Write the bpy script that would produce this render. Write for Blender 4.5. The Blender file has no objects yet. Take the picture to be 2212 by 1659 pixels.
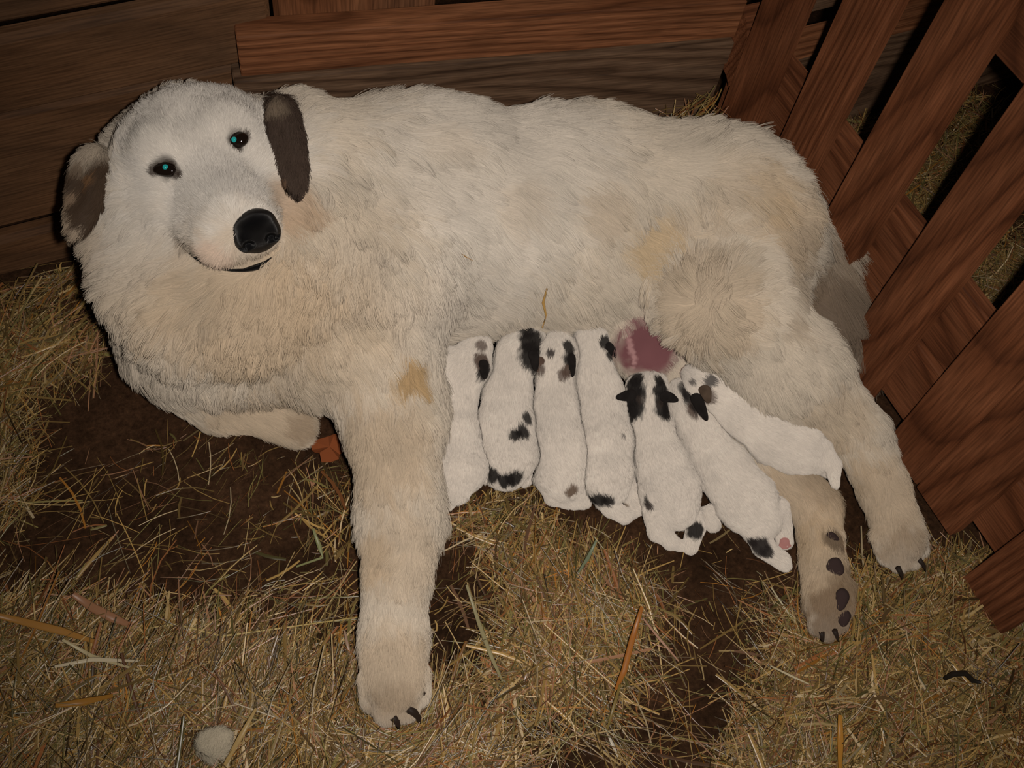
import bpy, bmesh, math, random
import numpy as np
from mathutils import Matrix, Vector, kdtree
random.seed(7); rng = np.random.default_rng(7)
SC = bpy.context.scene

# ------------------------------------------------------------------ camera, world, light, exposure
FPX, CAM_H = 2236.0, 1.15
_D = np.array([-306, 1406, FPX]); _D /= np.linalg.norm(_D)
_F = np.array([0, 0, 1.0]) - _D[2] * _D; _F /= np.linalg.norm(_F)
_R = np.cross(_D, _F); _g = math.radians(36)
MW = np.array([_R * math.cos(_g) + _F * math.sin(_g), -_R * math.sin(_g) + _F * math.cos(_g), -_D])   # lens axes -> room axes
CAM = np.array([0, 0, CAM_H])
cam = bpy.data.objects.new('camera', bpy.data.cameras.new('camera')); SC.collection.objects.link(cam)
cam.data.sensor_width = 36; cam.data.lens = 36 * FPX / 2212; cam.data.clip_start = 0.02
B = MW @ np.diag([1, -1, -1])
cam.matrix_world = Matrix([[*B[i], CAM[i]] for i in range(3)] + [[0, 0, 0, 1]])
SC.camera = cam
world = bpy.data.worlds.new('barn_gloom'); SC.world = world; world.use_nodes = True
world.node_tree.nodes['Background'].inputs['Color'].default_value = (1.0, 0.8, 0.62, 1)
world.node_tree.nodes['Background'].inputs['Strength'].default_value = 0.012
ld = bpy.data.lights.new('camera_flash', 'SPOT'); fl = bpy.data.objects.new('camera_flash', ld); SC.collection.objects.link(fl)
ld.energy = 40; ld.color = (1.0, 0.915, 0.83); ld.shadow_soft_size = 0.012; ld.spot_size = math.radians(87); ld.spot_blend = 1.0
fl.matrix_world = Matrix([[*B[i], (CAM + MW @ np.array([0.055, 0.0, 0.0]))[i]] for i in range(3)] + [[0, 0, 0, 1]])
VS = SC.view_settings
SC.display_settings.display_device = 'sRGB'; VS.view_transform = 'Standard'; VS.look = 'None'; VS.gamma = 1; VS.use_curve_mapping = False; VS.exposure = 0.0

def ray(px, py): return MW @ np.array([px - 1106.0, py - 829.5, FPX])
def P(px, py, z=0.0):
    r = ray(px, py); return CAM + r * ((z - CAM_H) / r[2])
def on_plane(px, py, p0, n):
    r = ray(px, py); return CAM + r * (((np.array(p0) - CAM) @ n) / (r @ n))
def pix(p):
    c = (np.asarray(p) - CAM) @ MW; return c[..., 0] / c[..., 2] * FPX + 1106, c[..., 1] / c[..., 2] * FPX + 829.5, c[..., 2]
def srgb(r, g, b):
    f = lambda c: ((c / 255 + 0.055) / 1.055) ** 2.4 if c > 10 else c / 255 / 12.92
    return np.array([f(r), f(g), f(b)])
def sstep(x): x = np.clip(x, 0, 1); return x * x * (3 - 2 * x)

# ------------------------------------------------------------------ object helpers
def link(o, parent=None):
    SC.collection.objects.link(o)
    if parent is not None: o.parent = parent
    return o
def tag(o, label=None, cat=None, group=None, kind=None):
    if label: o['label'] = label
    if cat: o['category'] = cat
    if group: o['group'] = group
    if kind: o['kind'] = kind
    return o
def empty(name, loc): 
    o = bpy.data.objects.new(name, None); o.location = loc; o.empty_display_size = 0.05; return link(o)
def mesh_obj(name, V, Fc, mat, parent=None, smooth=True, col=None):
    me = bpy.data.meshes.new(name)
    V = np.asarray(V, dtype=np.float32)
    if isinstance(Fc, np.ndarray):
        k = Fc.shape[1]; me.vertices.add(len(V)); me.vertices.foreach_set('co', V.ravel())
        me.loops.add(Fc.size); me.loops.foreach_set('vertex_index', Fc.ravel().astype(np.int32))
        me.polygons.add(len(Fc)); me.polygons.foreach_set('loop_start', np.arange(len(Fc), dtype=np.int32) * k)
        me.update(calc_edges=True)
    else:
        me.from_pydata([tuple(map(float, v)) for v in V], [], [tuple(map(int, f)) for f in Fc]); me.update()
    me.polygons.foreach_set('use_smooth', np.full(len(me.polygons), smooth))
    if col is not None:
        at = me.color_attributes.new('col', 'FLOAT_COLOR', 'POINT')
        at.data.foreach_set('color', np.concatenate([col, np.ones((len(col), 1))], 1).astype(np.float32).ravel())
    me.materials.append(mat)
    o = bpy.data.objects.new(name, me)
    if parent is not None: 
        SC.collection.objects.link(o); o.parent = parent
        o.matrix_parent_inverse = Matrix.Translation(-Vector(parent_origin(parent)))
        return o
    return link(o)
def parent_origin(p): return Vector(p.location) if p.type == 'EMPTY' else Vector((0, 0, 0))

# ------------------------------------------------------------------ materials
def new_mat(name):
    m = bpy.data.materials.new(name); m.use_nodes = True
    nt = m.node_tree; b = nt.nodes['Principled BSDF']; b.inputs['Diffuse Roughness'].default_value = 0.6; return m, nt, b
def N(nt, t, **kw):
    n = nt.nodes.new(t)
    for k, v in kw.items():
        if k in n.inputs: n.inputs[k].default_value = v
        else: setattr(n, k, v)
    return n
def ramp(nt, stops, interp='LINEAR'):
    n = nt.nodes.new('ShaderNodeValToRGB'); n.color_ramp.interpolation = interp
    while len(n.color_ramp.elements) < len(stops): n.color_ramp.elements.new(0.5)
    for e, (p, c) in zip(n.color_ramp.elements, stops): e.position = p; e.color = (*c, 1)
    return n
def flat_mat(name, c, rough=0.6, spec=0.3, bump=0, bscale=200):
    m, nt, b = new_mat(name)
    no = N(nt, 'ShaderNodeTexNoise', Scale=bscale, Detail=4.0)
    rp = ramp(nt, [(0.25, tuple(np.array(c) * 0.75)), (0.75, tuple(np.minimum(np.array(c) * 1.2, 1)))])
    nt.links.new(no.outputs['Fac'], rp.inputs['Fac']); nt.links.new(rp.outputs['Color'], b.inputs['Base Color'])
    b.inputs['Roughness'].default_value = rough; b.inputs['Specular IOR Level'].default_value = spec
    if bump:
        bm_ = N(nt, 'ShaderNodeBump', Strength=bump, Distance=0.002)
        nt.links.new(no.outputs['Fac'], bm_.inputs['Height']); nt.links.new(bm_.outputs['Normal'], b.inputs['Normal'])
    return m
def attr_mat(name, rough=0.6, spec=0.2, attr='col'):
    m, nt, b = new_mat(name)
    a = N(nt, 'ShaderNodeAttribute', attribute_name=attr)
    nt.links.new(a.outputs['Color'], b.inputs['Base Color'])
    b.inputs['Roughness'].default_value = rough; b.inputs['Specular IOR Level'].default_value = spec
    return m
def wood_mat(name, dark, mid, light, grey=None, greyamt=0.0, rings=110.0, bump=0.5):
    """sawn board: growth rings cut by the board's faces, fine fibre along local X, knots, dirt"""
    m, nt, b = new_mat(name); L = nt.links
    tc = N(nt, 'ShaderNodeTexCoord'); oi = N(nt, 'ShaderNodeObjectInfo')
    wn = N(nt, 'ShaderNodeTexWhiteNoise', noise_dimensions='1D'); L.new(oi.outputs['Random'], wn.inputs['W'])
    off = N(nt, 'ShaderNodeVectorMath', operation='MULTIPLY_ADD'); L.new(wn.outputs['Color'], off.inputs[0])
    off.inputs[1].default_value = (9, 0.05, 0.05); L.new(tc.outputs['Object'], off.inputs[2])
    st = N(nt, 'ShaderNodeVectorMath', operation='MULTIPLY'); L.new(off.outputs[0], st.inputs[0]); st.inputs[1].default_value = (0.16, 1, 1)
    n1 = N(nt, 'ShaderNodeTexNoise', Scale=11.0, Detail=2.0); L.new(st.outputs[0], n1.inputs['Vector'])
    nm = N(nt, 'ShaderNodeVectorMath', operation='SCALE'); L.new(n1.outputs['Color'], nm.inputs[0]); nm.inputs['Scale'].default_value = 0.038
    ad = N(nt, 'ShaderNodeVectorMath', operation='ADD'); L.new(off.outputs[0], ad.inputs[0]); L.new(nm.outputs[0], ad.inputs[1])
    cut = N(nt, 'ShaderNodeVectorMath', operation='MULTIPLY'); L.new(ad.outputs[0], cut.inputs[0]); cut.inputs[1].default_value = (0.055, 1, 1)
    ln = N(nt, 'ShaderNodeVectorMath', operation='LENGTH'); L.new(cut.outputs[0], ln.inputs[0])
    mu = N(nt, 'ShaderNodeMath', operation='MULTIPLY'); L.new(ln.outputs['Value'], mu.inputs[0]); mu.inputs[1].default_value = rings
    fr = N(nt, 'ShaderNodeMath', operation='FRACT'); L.new(mu.outputs[0], fr.inputs[0])
    rp = ramp(nt, [(0.0, mid), (0.45, light), (0.75, mid), (0.93, tuple(np.array(dark) * .6 + np.array(mid) * .4)), (1.0, mid)]); L.new(fr.outputs[0], rp.inputs['Fac'])
    fb = N(nt, 'ShaderNodeVectorMath', operation='MULTIPLY'); L.new(off.outputs[0], fb.inputs[0]); fb.inputs[1].default_value = (0.05, 1, 1)
    n2 = N(nt, 'ShaderNodeTexNoise', Scale=420.0, Detail=3.0); L.new(fb.outputs[0], n2.inputs['Vector'])
    r2 = ramp(nt, [(0.32, (0.5, 0.47, 0.45)), (0.66, (1.2, 1.17, 1.15))]); L.new(n2.outputs['Fac'], r2.inputs['Fac'])
    mx = N(nt, 'ShaderNodeMix', data_type='RGBA', blend_type='MULTIPLY'); mx.inputs['Factor'].default_value = 0.8
    L.new(rp.outputs['Color'], mx.inputs[6]); L.new(r2.outputs['Color'], mx.inputs[7])
    n3 = N(nt, 'ShaderNodeTexNoise', Scale=17.0, Detail=5.0, Roughness=0.65); L.new(st.outputs[0], n3.inputs['Vector'])
    out = mx.outputs[2]
    r3 = ramp(nt, [(0.35, (0.42, 0.40, 0.38)), (0.62, (1.08, 1.05, 1.0))]); L.new(n3.outputs['Fac'], r3.inputs['Fac'])
    m3 = N(nt, 'ShaderNodeMix', data_type='RGBA', blend_type='MULTIPLY'); m3.inputs['Factor'].default_value = 0.5
    L.new(out, m3.inputs[6]); L.new(r3.outputs['Color'], m3.inputs[7]); out = m3.outputs[2]
    ks = N(nt, 'ShaderNodeVectorMath', operation='MULTIPLY'); L.new(off.outputs[0], ks.inputs[0]); ks.inputs[1].default_value = (.55, 1, .2)
    kv = N(nt, 'ShaderNodeTexVoronoi', Scale=7.0, Randomness=1.0); L.new(ks.outputs[0], kv.inputs['Vector'])
    kr = ramp(nt, [(0.0, (0.30, 0.24, 0.2)), (0.055, (0.55, 0.45, 0.4)), (0.075, (0.75, 0.7, 0.66)), (0.13, (1, 1, 1))]); L.new(kv.outputs['Distance'], kr.inputs['Fac'])
    mk = N(nt, 'ShaderNodeMix', data_type='RGBA', blend_type='MULTIPLY'); mk.inputs['Factor'].default_value = 1; L.new(out, mk.inputs[6]); L.new(kr.outputs['Color'], mk.inputs[7]); out = mk.outputs[2]
    if grey is not None:
        n4 = N(nt, 'ShaderNodeTexNoise', Scale=5.0, Detail=3.0); L.new(st.outputs[0], n4.inputs['Vector'])
        r4 = ramp(nt, [(0.5 - greyamt * 0.5, (0, 0, 0)), (0.85 - greyamt * 0.5, (1, 1, 1))]); L.new(n4.outputs['Fac'], r4.inputs['Fac'])
        m4 = N(nt, 'ShaderNodeMix', data_type='RGBA'); L.new(r4.outputs['Color'], m4.inputs['Factor']); L.new(out, m4.inputs[6])
        gm = N(nt, 'ShaderNodeMix', data_type='RGBA', blend_type='MULTIPLY'); gm.inputs['Factor'].default_value = 0.8
        gm.inputs[6].default_value = (*grey, 1); L.new(r2.outputs['Color'], gm.inputs[7]); L.new(gm.outputs[2], m4.inputs[7]); out = m4.outputs[2]
    L.new(out, b.inputs['Base Color'])
    b.inputs['Roughness'].default_value = 0.7; b.inputs['Specular IOR Level'].default_value = 0.15
    hs = N(nt, 'ShaderNodeMath', operation='MULTIPLY_ADD'); L.new(fr.outputs[0], hs.inputs[0]); hs.inputs[1].default_value = -0.6; L.new(n2.outputs['Fac'], hs.inputs[2])
    bp = N(nt, 'ShaderNodeBump', Strength=bump, Distance=0.0012); L.new(hs.outputs[0], bp.inputs['Height']); L.new(bp.outputs['Normal'], b.inputs['Normal'])
    return m
M_FENCE = wood_mat('red_brown_slat_wood', (0.066, 0.022, 0.010), (0.160, 0.056, 0.024), (0.215, 0.081, 0.037))
M_PANEL = wood_mat('red_board_wood', (0.075, 0.026, 0.011), (0.21, 0.082, 0.036), (0.28, 0.118, 0.055), grey=(0.16, 0.085, 0.048), greyamt=0.0)
M_GREY = wood_mat('weathered_board_wood', (0.040, 0.022, 0.013), (0.12, 0.070, 0.042), (0.185, 0.115, 0.072), rings=120, bump=0.9)
M_WALL = wood_mat('old_wall_plank_wood', (0.050, 0.021, 0.009), (0.140, 0.064, 0.028), (0.20, 0.095, 0.043), grey=(0.15, 0.086, 0.048), greyamt=0.35, rings=70)

def plank(name, a, b, width, thick, up, out, mat, parent, wob=0.0015, ends=(0, 0), bev=0.0018):
    """board running from a to b (centre of its front face), `up` across its width, `out` towards its front; local X runs along it"""
    a, b, up, out = (np.array(v, float) for v in (a, b, up, out))
    ax = b - a; Ln = np.linalg.norm(ax); ax /= Ln
    up = up - (up @ ax) * ax; up /= np.linalg.norm(up)
    ot = np.cross(ax, up); 
    if ot @ out < 0: ot = -ot
    bm = bmesh.new(); ns = 4
    ring = []
    for i in range(ns + 1):
        x = Ln * (i / ns - 0.5)
        w0, w1 = [width / 2 + random.uniform(-wob, wob) for _ in range(2)]; fz = random.uniform(-wob, wob) * 0.5
        e0 = ends[0] if i == 0 else (ends[1] if i == ns else 0)
        ring.append([bm.verts.new(p) for p in ((x + e0, -w0, fz), (x - e0, w1, fz), (x - e0, w1, -thick), (x + e0, -w0, -thick))])
    for i in range(ns):
        for k in range(4): bm.faces.new((ring[i][k], ring[i + 1][k], ring[i + 1][(k + 1) % 4], ring[i][(k + 1) % 4]))
    bm.faces.new(ring[0]); bm.faces.new(ring[-1][::-1])
    bmesh.ops.recalc_face_normals(bm, faces=bm.faces)
    eds = [e for e in bm.edges if e.calc_face_angle(0) > 0.8]
    bmesh.ops.bevel(bm, geom=eds, offset=bev, segments=1, affect='EDGES')
    me = bpy.data.meshes.new(name); bm.to_mesh(me); bm.free(); me.materials.append(mat)
    o = bpy.data.objects.new(name, me); SC.collection.objects.link(o)
    c = (a + b) / 2
    mw = Matrix([[ax[i], up[i], ot[i], c[i]] for i in range(3)] + [[0, 0, 0, 1]])
    if np.linalg.det(np.array([ax, up, ot])) < 0: mw = Matrix([[-ax[i], up[i], ot[i], c[i]] for i in range(3)] + [[0, 0, 0, 1]])
    if parent is not None:
        o.parent = parent; mw = Matrix.Translation(-parent_origin(parent)) @ mw
    o.matrix_basis = mw
    return o

# ------------------------------------------------------------------ noise
def vnoise(p, s, seed=0):
    """smooth value noise in 3D, p (n,3), frequency s, result about -1..1"""
    q = np.asarray(p) * s + seed * 17.31; i = np.floor(q).astype(np.int64); f = q - i; f = f * f * (3 - 2 * f)
    def h(a): 
        n = (a[:, 0] * 73856093) ^ (a[:, 1] * 19349663) ^ (a[:, 2] * 83492791) ^ (seed * 2654435)
        n = (n * 1103515245 + 12345) & 0x7fffffff; n = ((n >> 13) ^ n) * 60493 & 0x7fffffff
        return (n % 100003) / 50001.5 - 1
    r = 0
    for dx in (0, 1):
        for dy in (0, 1):
            for dz in (0, 1):
                w = (f[:, 0] if dx else 1 - f[:, 0]) * (f[:, 1] if dy else 1 - f[:, 1]) * (f[:, 2] if dz else 1 - f[:, 2])
                r = r + w * h(i + np.array([dx, dy, dz]))
    return r

# ------------------------------------------------------------------ floor
def build_floor():
    nx, ny = 300, 260; x = np.linspace(-1.0, 2.3, nx); y = np.linspace(-0.7, 2.2, ny)
    Xg, Yg = np.meshgrid(x, y, indexing='ij'); p = np.stack([Xg.ravel(), Yg.ravel(), np.zeros(nx * ny)], 1)
    p[:, 2] = 0.004 * vnoise(p, 7, 1) + 0.003 * vnoise(p, 23, 2) - 0.004
    i, j = np.meshgrid(np.arange(nx - 1), np.arange(ny - 1), indexing='ij'); a = (i * ny + j).ravel()
    q = np.stack([a, a + ny, a + ny + 1, a + 1], 1)
    m, nt, b = new_mat('damp_dirt'); L = nt.links
    tc = N(nt, 'ShaderNodeTexCoord')
    n1 = N(nt, 'ShaderNodeTexNoise', Scale=5.0, Detail=8.0, Roughness=0.7); n2 = N(nt, 'ShaderNodeTexNoise', Scale=140.0, Detail=5.0, Roughness=0.75)
    for n in (n1, n2): L.new(tc.outputs['Object'], n.inputs['Vector'])
    r1 = ramp(nt, [(0.3, (0.022, 0.0105, 0.0045)), (0.55, (0.074, 0.036, 0.0175)), (0.75, (0.118, 0.060, 0.031))]); L.new(n1.outputs['Fac'], r1.inputs['Fac'])
    r2 = ramp(nt, [(0.35, (0.45, 0.42, 0.4)), (0.6, (1, 1, 1)), (0.75, (1.9, 1.7, 1.5))]); L.new(n2.outputs['Fac'], r2.inputs['Fac'])
    mx = N(nt, 'ShaderNodeMix', data_type='RGBA', blend_type='MULTIPLY'); mx.inputs['Factor'].default_value = 1
    L.new(r1.outputs['Color'], mx.inputs[6]); L.new(r2.outputs['Color'], mx.inputs[7]); L.new(mx.outputs[2], b.inputs['Base Color'])
    b.inputs['Roughness'].default_value = 0.9; b.inputs['Specular IOR Level'].default_value = 0.12
    bp = N(nt, 'ShaderNodeBump', Strength=0.9, Distance=0.006); L.new(n2.outputs['Fac'], bp.inputs['Height']); L.new(bp.outputs['Normal'], b.inputs['Normal'])
    tag(mesh_obj('floor', p, q, m), kind='structure')
build_floor()

# ------------------------------------------------------------------ walls
UP = np.array([0, 0, 1.0])
wl = empty('wall_left', (0.0, 1.0, 0)); tag(wl, kind='structure')
Z0 = 0.0
for k, (z0, z1, dy) in enumerate([(0.0, 0.072, -0.006), (0.076, 0.258, 0.004), (0.263, 0.366, -0.008), (0.370, 0.55, 0.004), (0.553, 0.72, 0.0), (0.723, 0.90, -0.003)]):
    zc = (z0 + z1) / 2
    plank('plank', (-1.0, 1.0 + dy, zc), (0.268 - 0.004 * (k % 2), 1.0 + dy, zc), z1 - z0, 0.028, UP, (0, -1, 0), M_WALL, wl, wob=0.002, bev=0.008)
# upright board behind the barrier, at the end of the left wall
tr = plank('trim_1', (0.385, 1.012, 0.0), (0.385, 1.012, 0.75), 0.205, 0.03, (1, 0, 0), (0, -1, 0), M_PANEL, None); tag(tr, kind='structure')
# wall seen between the slats, beyond the fence
wr = empty('wall_right', (1.4, 0.85, 0)); tag(wr, kind='structure')
for z0, z1, dy, mt in [(0.0, 0.20, 0, M_GREY), (0.205, 0.245, -0.02, M_PANEL), (0.27, 0.46, 0, M_GREY), (0.465, 0.66, 0.004, M_GREY)]:
    zc = (z0 + z1) / 2
    plank('plank', (0.935, 0.85 + dy, zc), (1.9, 0.85 + dy, zc), z1 - z0, 0.025, UP, (0, -1, 0), mt, wr)

# barrier of horizontal boards behind the dog
BA = math.radians(-11.5); BD = np.array([math.cos(BA), math.sin(BA), 0]); BN = np.array([BD[1], -BD[0], 0]); B0 = np.array([0.862, 0.84, 0])
def bar_z(px, py): return on_plane(px, py, B0, BN)
def bar_pt(s, z, d=0): return B0 + BD * s + UP * z + BN * d
zt, zm, zb = bar_z(1000, 46)[2], bar_z(1000, 131)[2], bar_z(1400, 152)[2]
sl = (bar_z(514, 110) - B0) @ BD
br = empty('board_barrier', tuple(B0 + BD * (sl / 2)))
tag(br, 'low barrier of reddish and grey horizontal boards behind the dog\'s back', 'barrier')
print('barrier', zt, zm, zb, sl)
plank('board', bar_pt(sl, (zt + zm) / 2 + .001), bar_pt(-0.012, (zt + zm) / 2 + .001), zt - zm - 0.002, 0.034, UP, BN, M_PANEL, br, wob=0.001)['label'] = 'reddish top board with curved grain'
plank('board', bar_pt(sl - 0.01, (zm + zb) / 2, 0.004), bar_pt(-0.012, (zm + zb) / 2, 0.004), zm - zb - 0.003, 0.034, UP, BN, M_GREY, br)['label'] = 'grey weathered middle board'
plank('board', bar_pt(sl - 0.01, zb / 2, 0.0), bar_pt(-0.012, zb / 2, 0.0), zb - 0.003, 0.03, UP, BN, M_GREY, br)

# ------------------------------------------------------------------ slatted fence
FA = math.radians(-92.0); FD = np.array([math.cos(FA), math.sin(FA), 0]); FN = np.array([FD[1], -FD[0], 0]); F0 = P(2080, 1240, 0)
if FN[0] > 0: FN = -FN
def fen(s, z, d=0): return F0 + FD * s + UP * z + FN * d
fe = empty('slatted_fence', tuple(fen(-0.3, 0, 0))); tag(fe, 'red-brown upright slat fence with low rails beside the dog\'s hind legs', 'fence')
for s0, w, z0, d in [(-0.703, 0.070, 0.01, 0), (-0.577, 0.071, 0.012, 0), (-0.451, 0.073, 0.012, 0), (-0.320, 0.073, 0.015, 0), (-0.191, 0.069, 0.022, 0), (-0.1205, 0.073, 0.02, 0), (0.006, 0.078, 0.004, 0.014), (0.135, 0.072, 0.01, 0)]:
    tilt = random.uniform(-0.002, 0.002)
    plank('slat', fen(s0 + w / 2 + tilt, z0, d), fen(s0 + w / 2 - tilt, 0.86, d), w, 0.022, FD, FN, M_FENCE, fe, wob=0.001)
for nm, z0, z1, d, t in [('lower_rail', 0.045, 0.155, -0.0225, 0.020), ('middle_rail', 0.160, 0.266, -0.0265, 0.022), ('upper_rail', 0.497, 0.60, -0.0225, 0.022)]:
    plank(nm, fen(-0.735, (z0 + z1) / 2, d), fen(0.28, (z0 + z1) / 2, d), z1 - z0, t, UP, FN, M_FENCE, fe)
def rail_stub():
    """splintered end of the middle rail that sticks out past the first slat"""
    prof = [(-0.02, -0.045), (-0.055, -0.03), (-0.066, 0.0), (-0.060, 0.03), (-0.045, 0.048), (-0.03, 0.068), (-0.016, 0.046), (0.0, 0.03), (0.0, -0.045)]
    V, Fc = [], []
    n = len(prof)
    for d in (0.0, -0.03):
        for k, (s, z) in enumerate(prof): V.append(fen(-0.703 + s, 0.225 + z, -0.004 + d + (0.004 * (k % 3 - 1) if d == 0 else 0)))
    Fc.append(tuple(range(n))[::-1]); Fc.append(tuple(range(n, 2 * n)))
    for k in range(n): Fc.append((k, (k + 1) % n, n + (k + 1) % n, n + k))
    mesh_obj('rail_stub', V, Fc, M_FENCE, fe, smooth=False)['label'] = 'splintered broken end of the rail'
rail_stub()

# ------------------------------------------------------------------ implicit-surface sculpting
class Field:
    def __init__(s, lo, hi, h, far=0.12):
        s.lo = np.array(lo, float); s.h = h; s.far = far
        s.n = np.ceil((np.array(hi) - s.lo) / h).astype(int) + 1
        s.f = np.full(s.n, far, np.float32); s.prims = []
    def _box(s, c0, c1, m):
        a = np.clip(np.floor((np.minimum(c0, c1) - m - s.lo) / s.h).astype(int), 0, s.n); b = np.clip(np.ceil((np.maximum(c0, c1) + m - s.lo) / s.h).astype(int) + 1, 0, s.n)
        ix = [s.lo[i] + s.h * np.arange(a[i], b[i]) for i in range(3)]
        return tuple(slice(a[i], b[i]) for i in range(3)), np.stack(np.meshgrid(*ix, indexing='ij'), -1).astype(np.float32)
    def _mix(s, sl, d, k, op):
        g = s.f[sl]
        if op == 'sub': d = -d; h = np.clip(0.5 - 0.5 * (g - d) / k, 0, 1); s.f[sl] = g + (d - g) * h + k * h * (1 - h)
        else: h = np.clip(0.5 + 0.5 * (g - d) / k, 0, 1); s.f[sl] = g + (d - g) * h - k * h * (1 - h)
    def cone(s, a, ra, b, rb, k=0.03, op='add', flow=None, hair=None, lift=0.35):
        a = np.array(a, float); b = np.array(b, float)
        sl, p = s._box(a, b, max(ra, rb) + 0.09); d = seg_dist(p, a, ra, b, rb); s._mix(sl, d, k, op)
        if op == 'add':
            v = (b - a) if flow is None else np.array(flow, float); v = v / (np.linalg.norm(v) + 1e-9); s.prims.append((a, ra, b, rb, v, hair, lift))
    def ball(s, c, r, **kw): s.cone(c, r, np.array(c, float) + 1e-5, r, **kw)
    def ell(s, c, R3, ax, k=0.02, op='add', flow=None, hair=None, lift=0.35):
        c = np.array(c, float); sl, p = s._box(c, c, max(R3) + 0.08); q = (p - c) @ np.array(ax).T.astype(np.float32)
        R3 = np.array(R3, np.float32); k0 = np.linalg.norm(q / R3, axis=-1); k1 = np.linalg.norm(q / (R3 * R3), axis=-1) + 1e-6
        s._mix(sl, k0 * (k0 - 1) / k1, k, op)
        if op == 'add' and flow is not None: s.prims.append((c, min(R3), c + 1e-5, min(R3), np.array(flow) / np.linalg.norm(flow), hair, lift))
    def at(s, p):
        q = (np.asarray(p) - s.lo) / s.h; ok = np.all((q >= 0) & (q < s.n - 1.001), -1); q = np.clip(q, 0, s.n - 1.002); i = q.astype(int); f = q - i; r = 0
        for dx in (0, 1):
            for dy in (0, 1):
                for dz in (0, 1):
                    w = (f[..., 0] if dx else 1 - f[..., 0]) * (f[..., 1] if dy else 1 - f[..., 1]) * (f[..., 2] if dz else 1 - f[..., 2])
                    r = r + w * s.f[i[..., 0] + dx, i[..., 1] + dy, i[..., 2] + dz]
        return np.where(ok, r, s.far)
    def hit(s, px, py):
        """first surface point on the sight line through a pixel"""
        r = ray(px, py); r = r / np.linalg.norm(r); t = np.linspace(0.5, 2.2, 3400); v = s.at(CAM + t[:, None] * r)
        i = np.argmax(v < 0)
        if v[i] >= 0: i = np.argmin(v)
        return CAM + t[i] * r
    def mesh(s):
        f = s.f; n = s.n; ins = f < 0
        c = np.zeros(tuple(n - 1), np.uint8)
        for dx in (0, 1):
            for dy in (0, 1):
                for dz in (0, 1): c += ins[dx:n[0] - 1 + dx, dy:n[1] - 1 + dy, dz:n[2] - 1 + dz]
        act = (c > 0) & (c < 8); idx = np.argwhere(act); ids = np.full(act.shape, -1, np.int64); ids[act] = np.arange(len(idx))
        acc = np.zeros((len(idx), 3)); cnt = np.zeros(len(idx))
        cor = [(0, 0, 0), (1, 0, 0), (0, 1, 0), (1, 1, 0), (0, 0, 1), (1, 0, 1), (0, 1, 1), (1, 1, 1)]
        for a in range(8):
            for b in range(a + 1, 8):
                if sum(abs(x - y) for x, y in zip(cor[a], cor[b])) != 1: continue
                A = np.array(cor[a]); Bv = np.array(cor[b])
                fa = f[tuple((idx + A).T)]; fb = f[tuple((idx + Bv).T)]; x = (fa < 0) != (fb < 0)
                t = np.where(x, fa / np.where(x, fa - fb, 1), 0)
                acc += np.where(x[:, None], A + t[:, None] * (Bv - A), 0); cnt += x
        V = s.lo + s.h * (idx + acc / cnt[:, None]); Q = []
        for ax in range(3):
            u, w = (ax + 1) % 3, (ax + 2) % 3
            s0 = [slice(None)] * 3; s1 = [slice(None)] * 3; s0[ax] = slice(0, -1); s1[ax] = slice(1, None)
            x = ins[tuple(s0)] != ins[tuple(s1)]; e = np.argwhere(x); e = e[(e[:, u] > 0) & (e[:, w] > 0) & (e[:, u] < n[u] - 1) & (e[:, w] < n[w] - 1)]
            du = np.eye(3, dtype=int)[u]; dw = np.eye(3, dtype=int)[w]
            q = np.stack([ids[tuple((e - du - dw).T)], ids[tuple((e - dw).T)], ids[tuple(e.T)], ids[tuple((e - du).T)]], 1)
            fl_ = ~ins[tuple(e.T)]; q[fl_] = q[fl_][:, ::-1]; Q.append(q)
        Q = np.concatenate(Q); Q = Q[(Q >= 0).all(1)]
        return V, Q
    def normals(s, V):
        e = s.h * 0.8; g = np.stack([s.at(V + d) - s.at(V - d) for d in np.eye(3) * e], -1); return g / (np.linalg.norm(g, axis=1, keepdims=True) + 1e-9)
    def coat_guides(s, p):
        """flow direction, hair length and lift blended from the nearest limbs"""
        W = 0; Fl = 0; Ln_ = 0; Lf = 0
        ds = np.stack([seg_dist(p, a, ra, b, rb) for a, ra, b, rb, *_ in s.prims], 1); dm = ds.min(1, keepdims=True)
        w = np.exp(-(ds - dm) / 0.012); w /= w.sum(1, keepdims=True)
        return w @ np.array([q[4] for q in s.prims]), w @ np.array([q[5] or 0.01 for q in s.prims]), w @ np.array([q[6] for q in s.prims])
def seg_dist(p, a, ra, b, rb):
    ab = (b - a).astype(np.float32); pa = p - a.astype(np.float32); t = np.clip((pa @ ab) / (ab @ ab + 1e-12), 0, 1)
    return np.linalg.norm(pa - t[..., None] * ab, axis=-1) - (ra + (rb - ra) * t)

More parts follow.
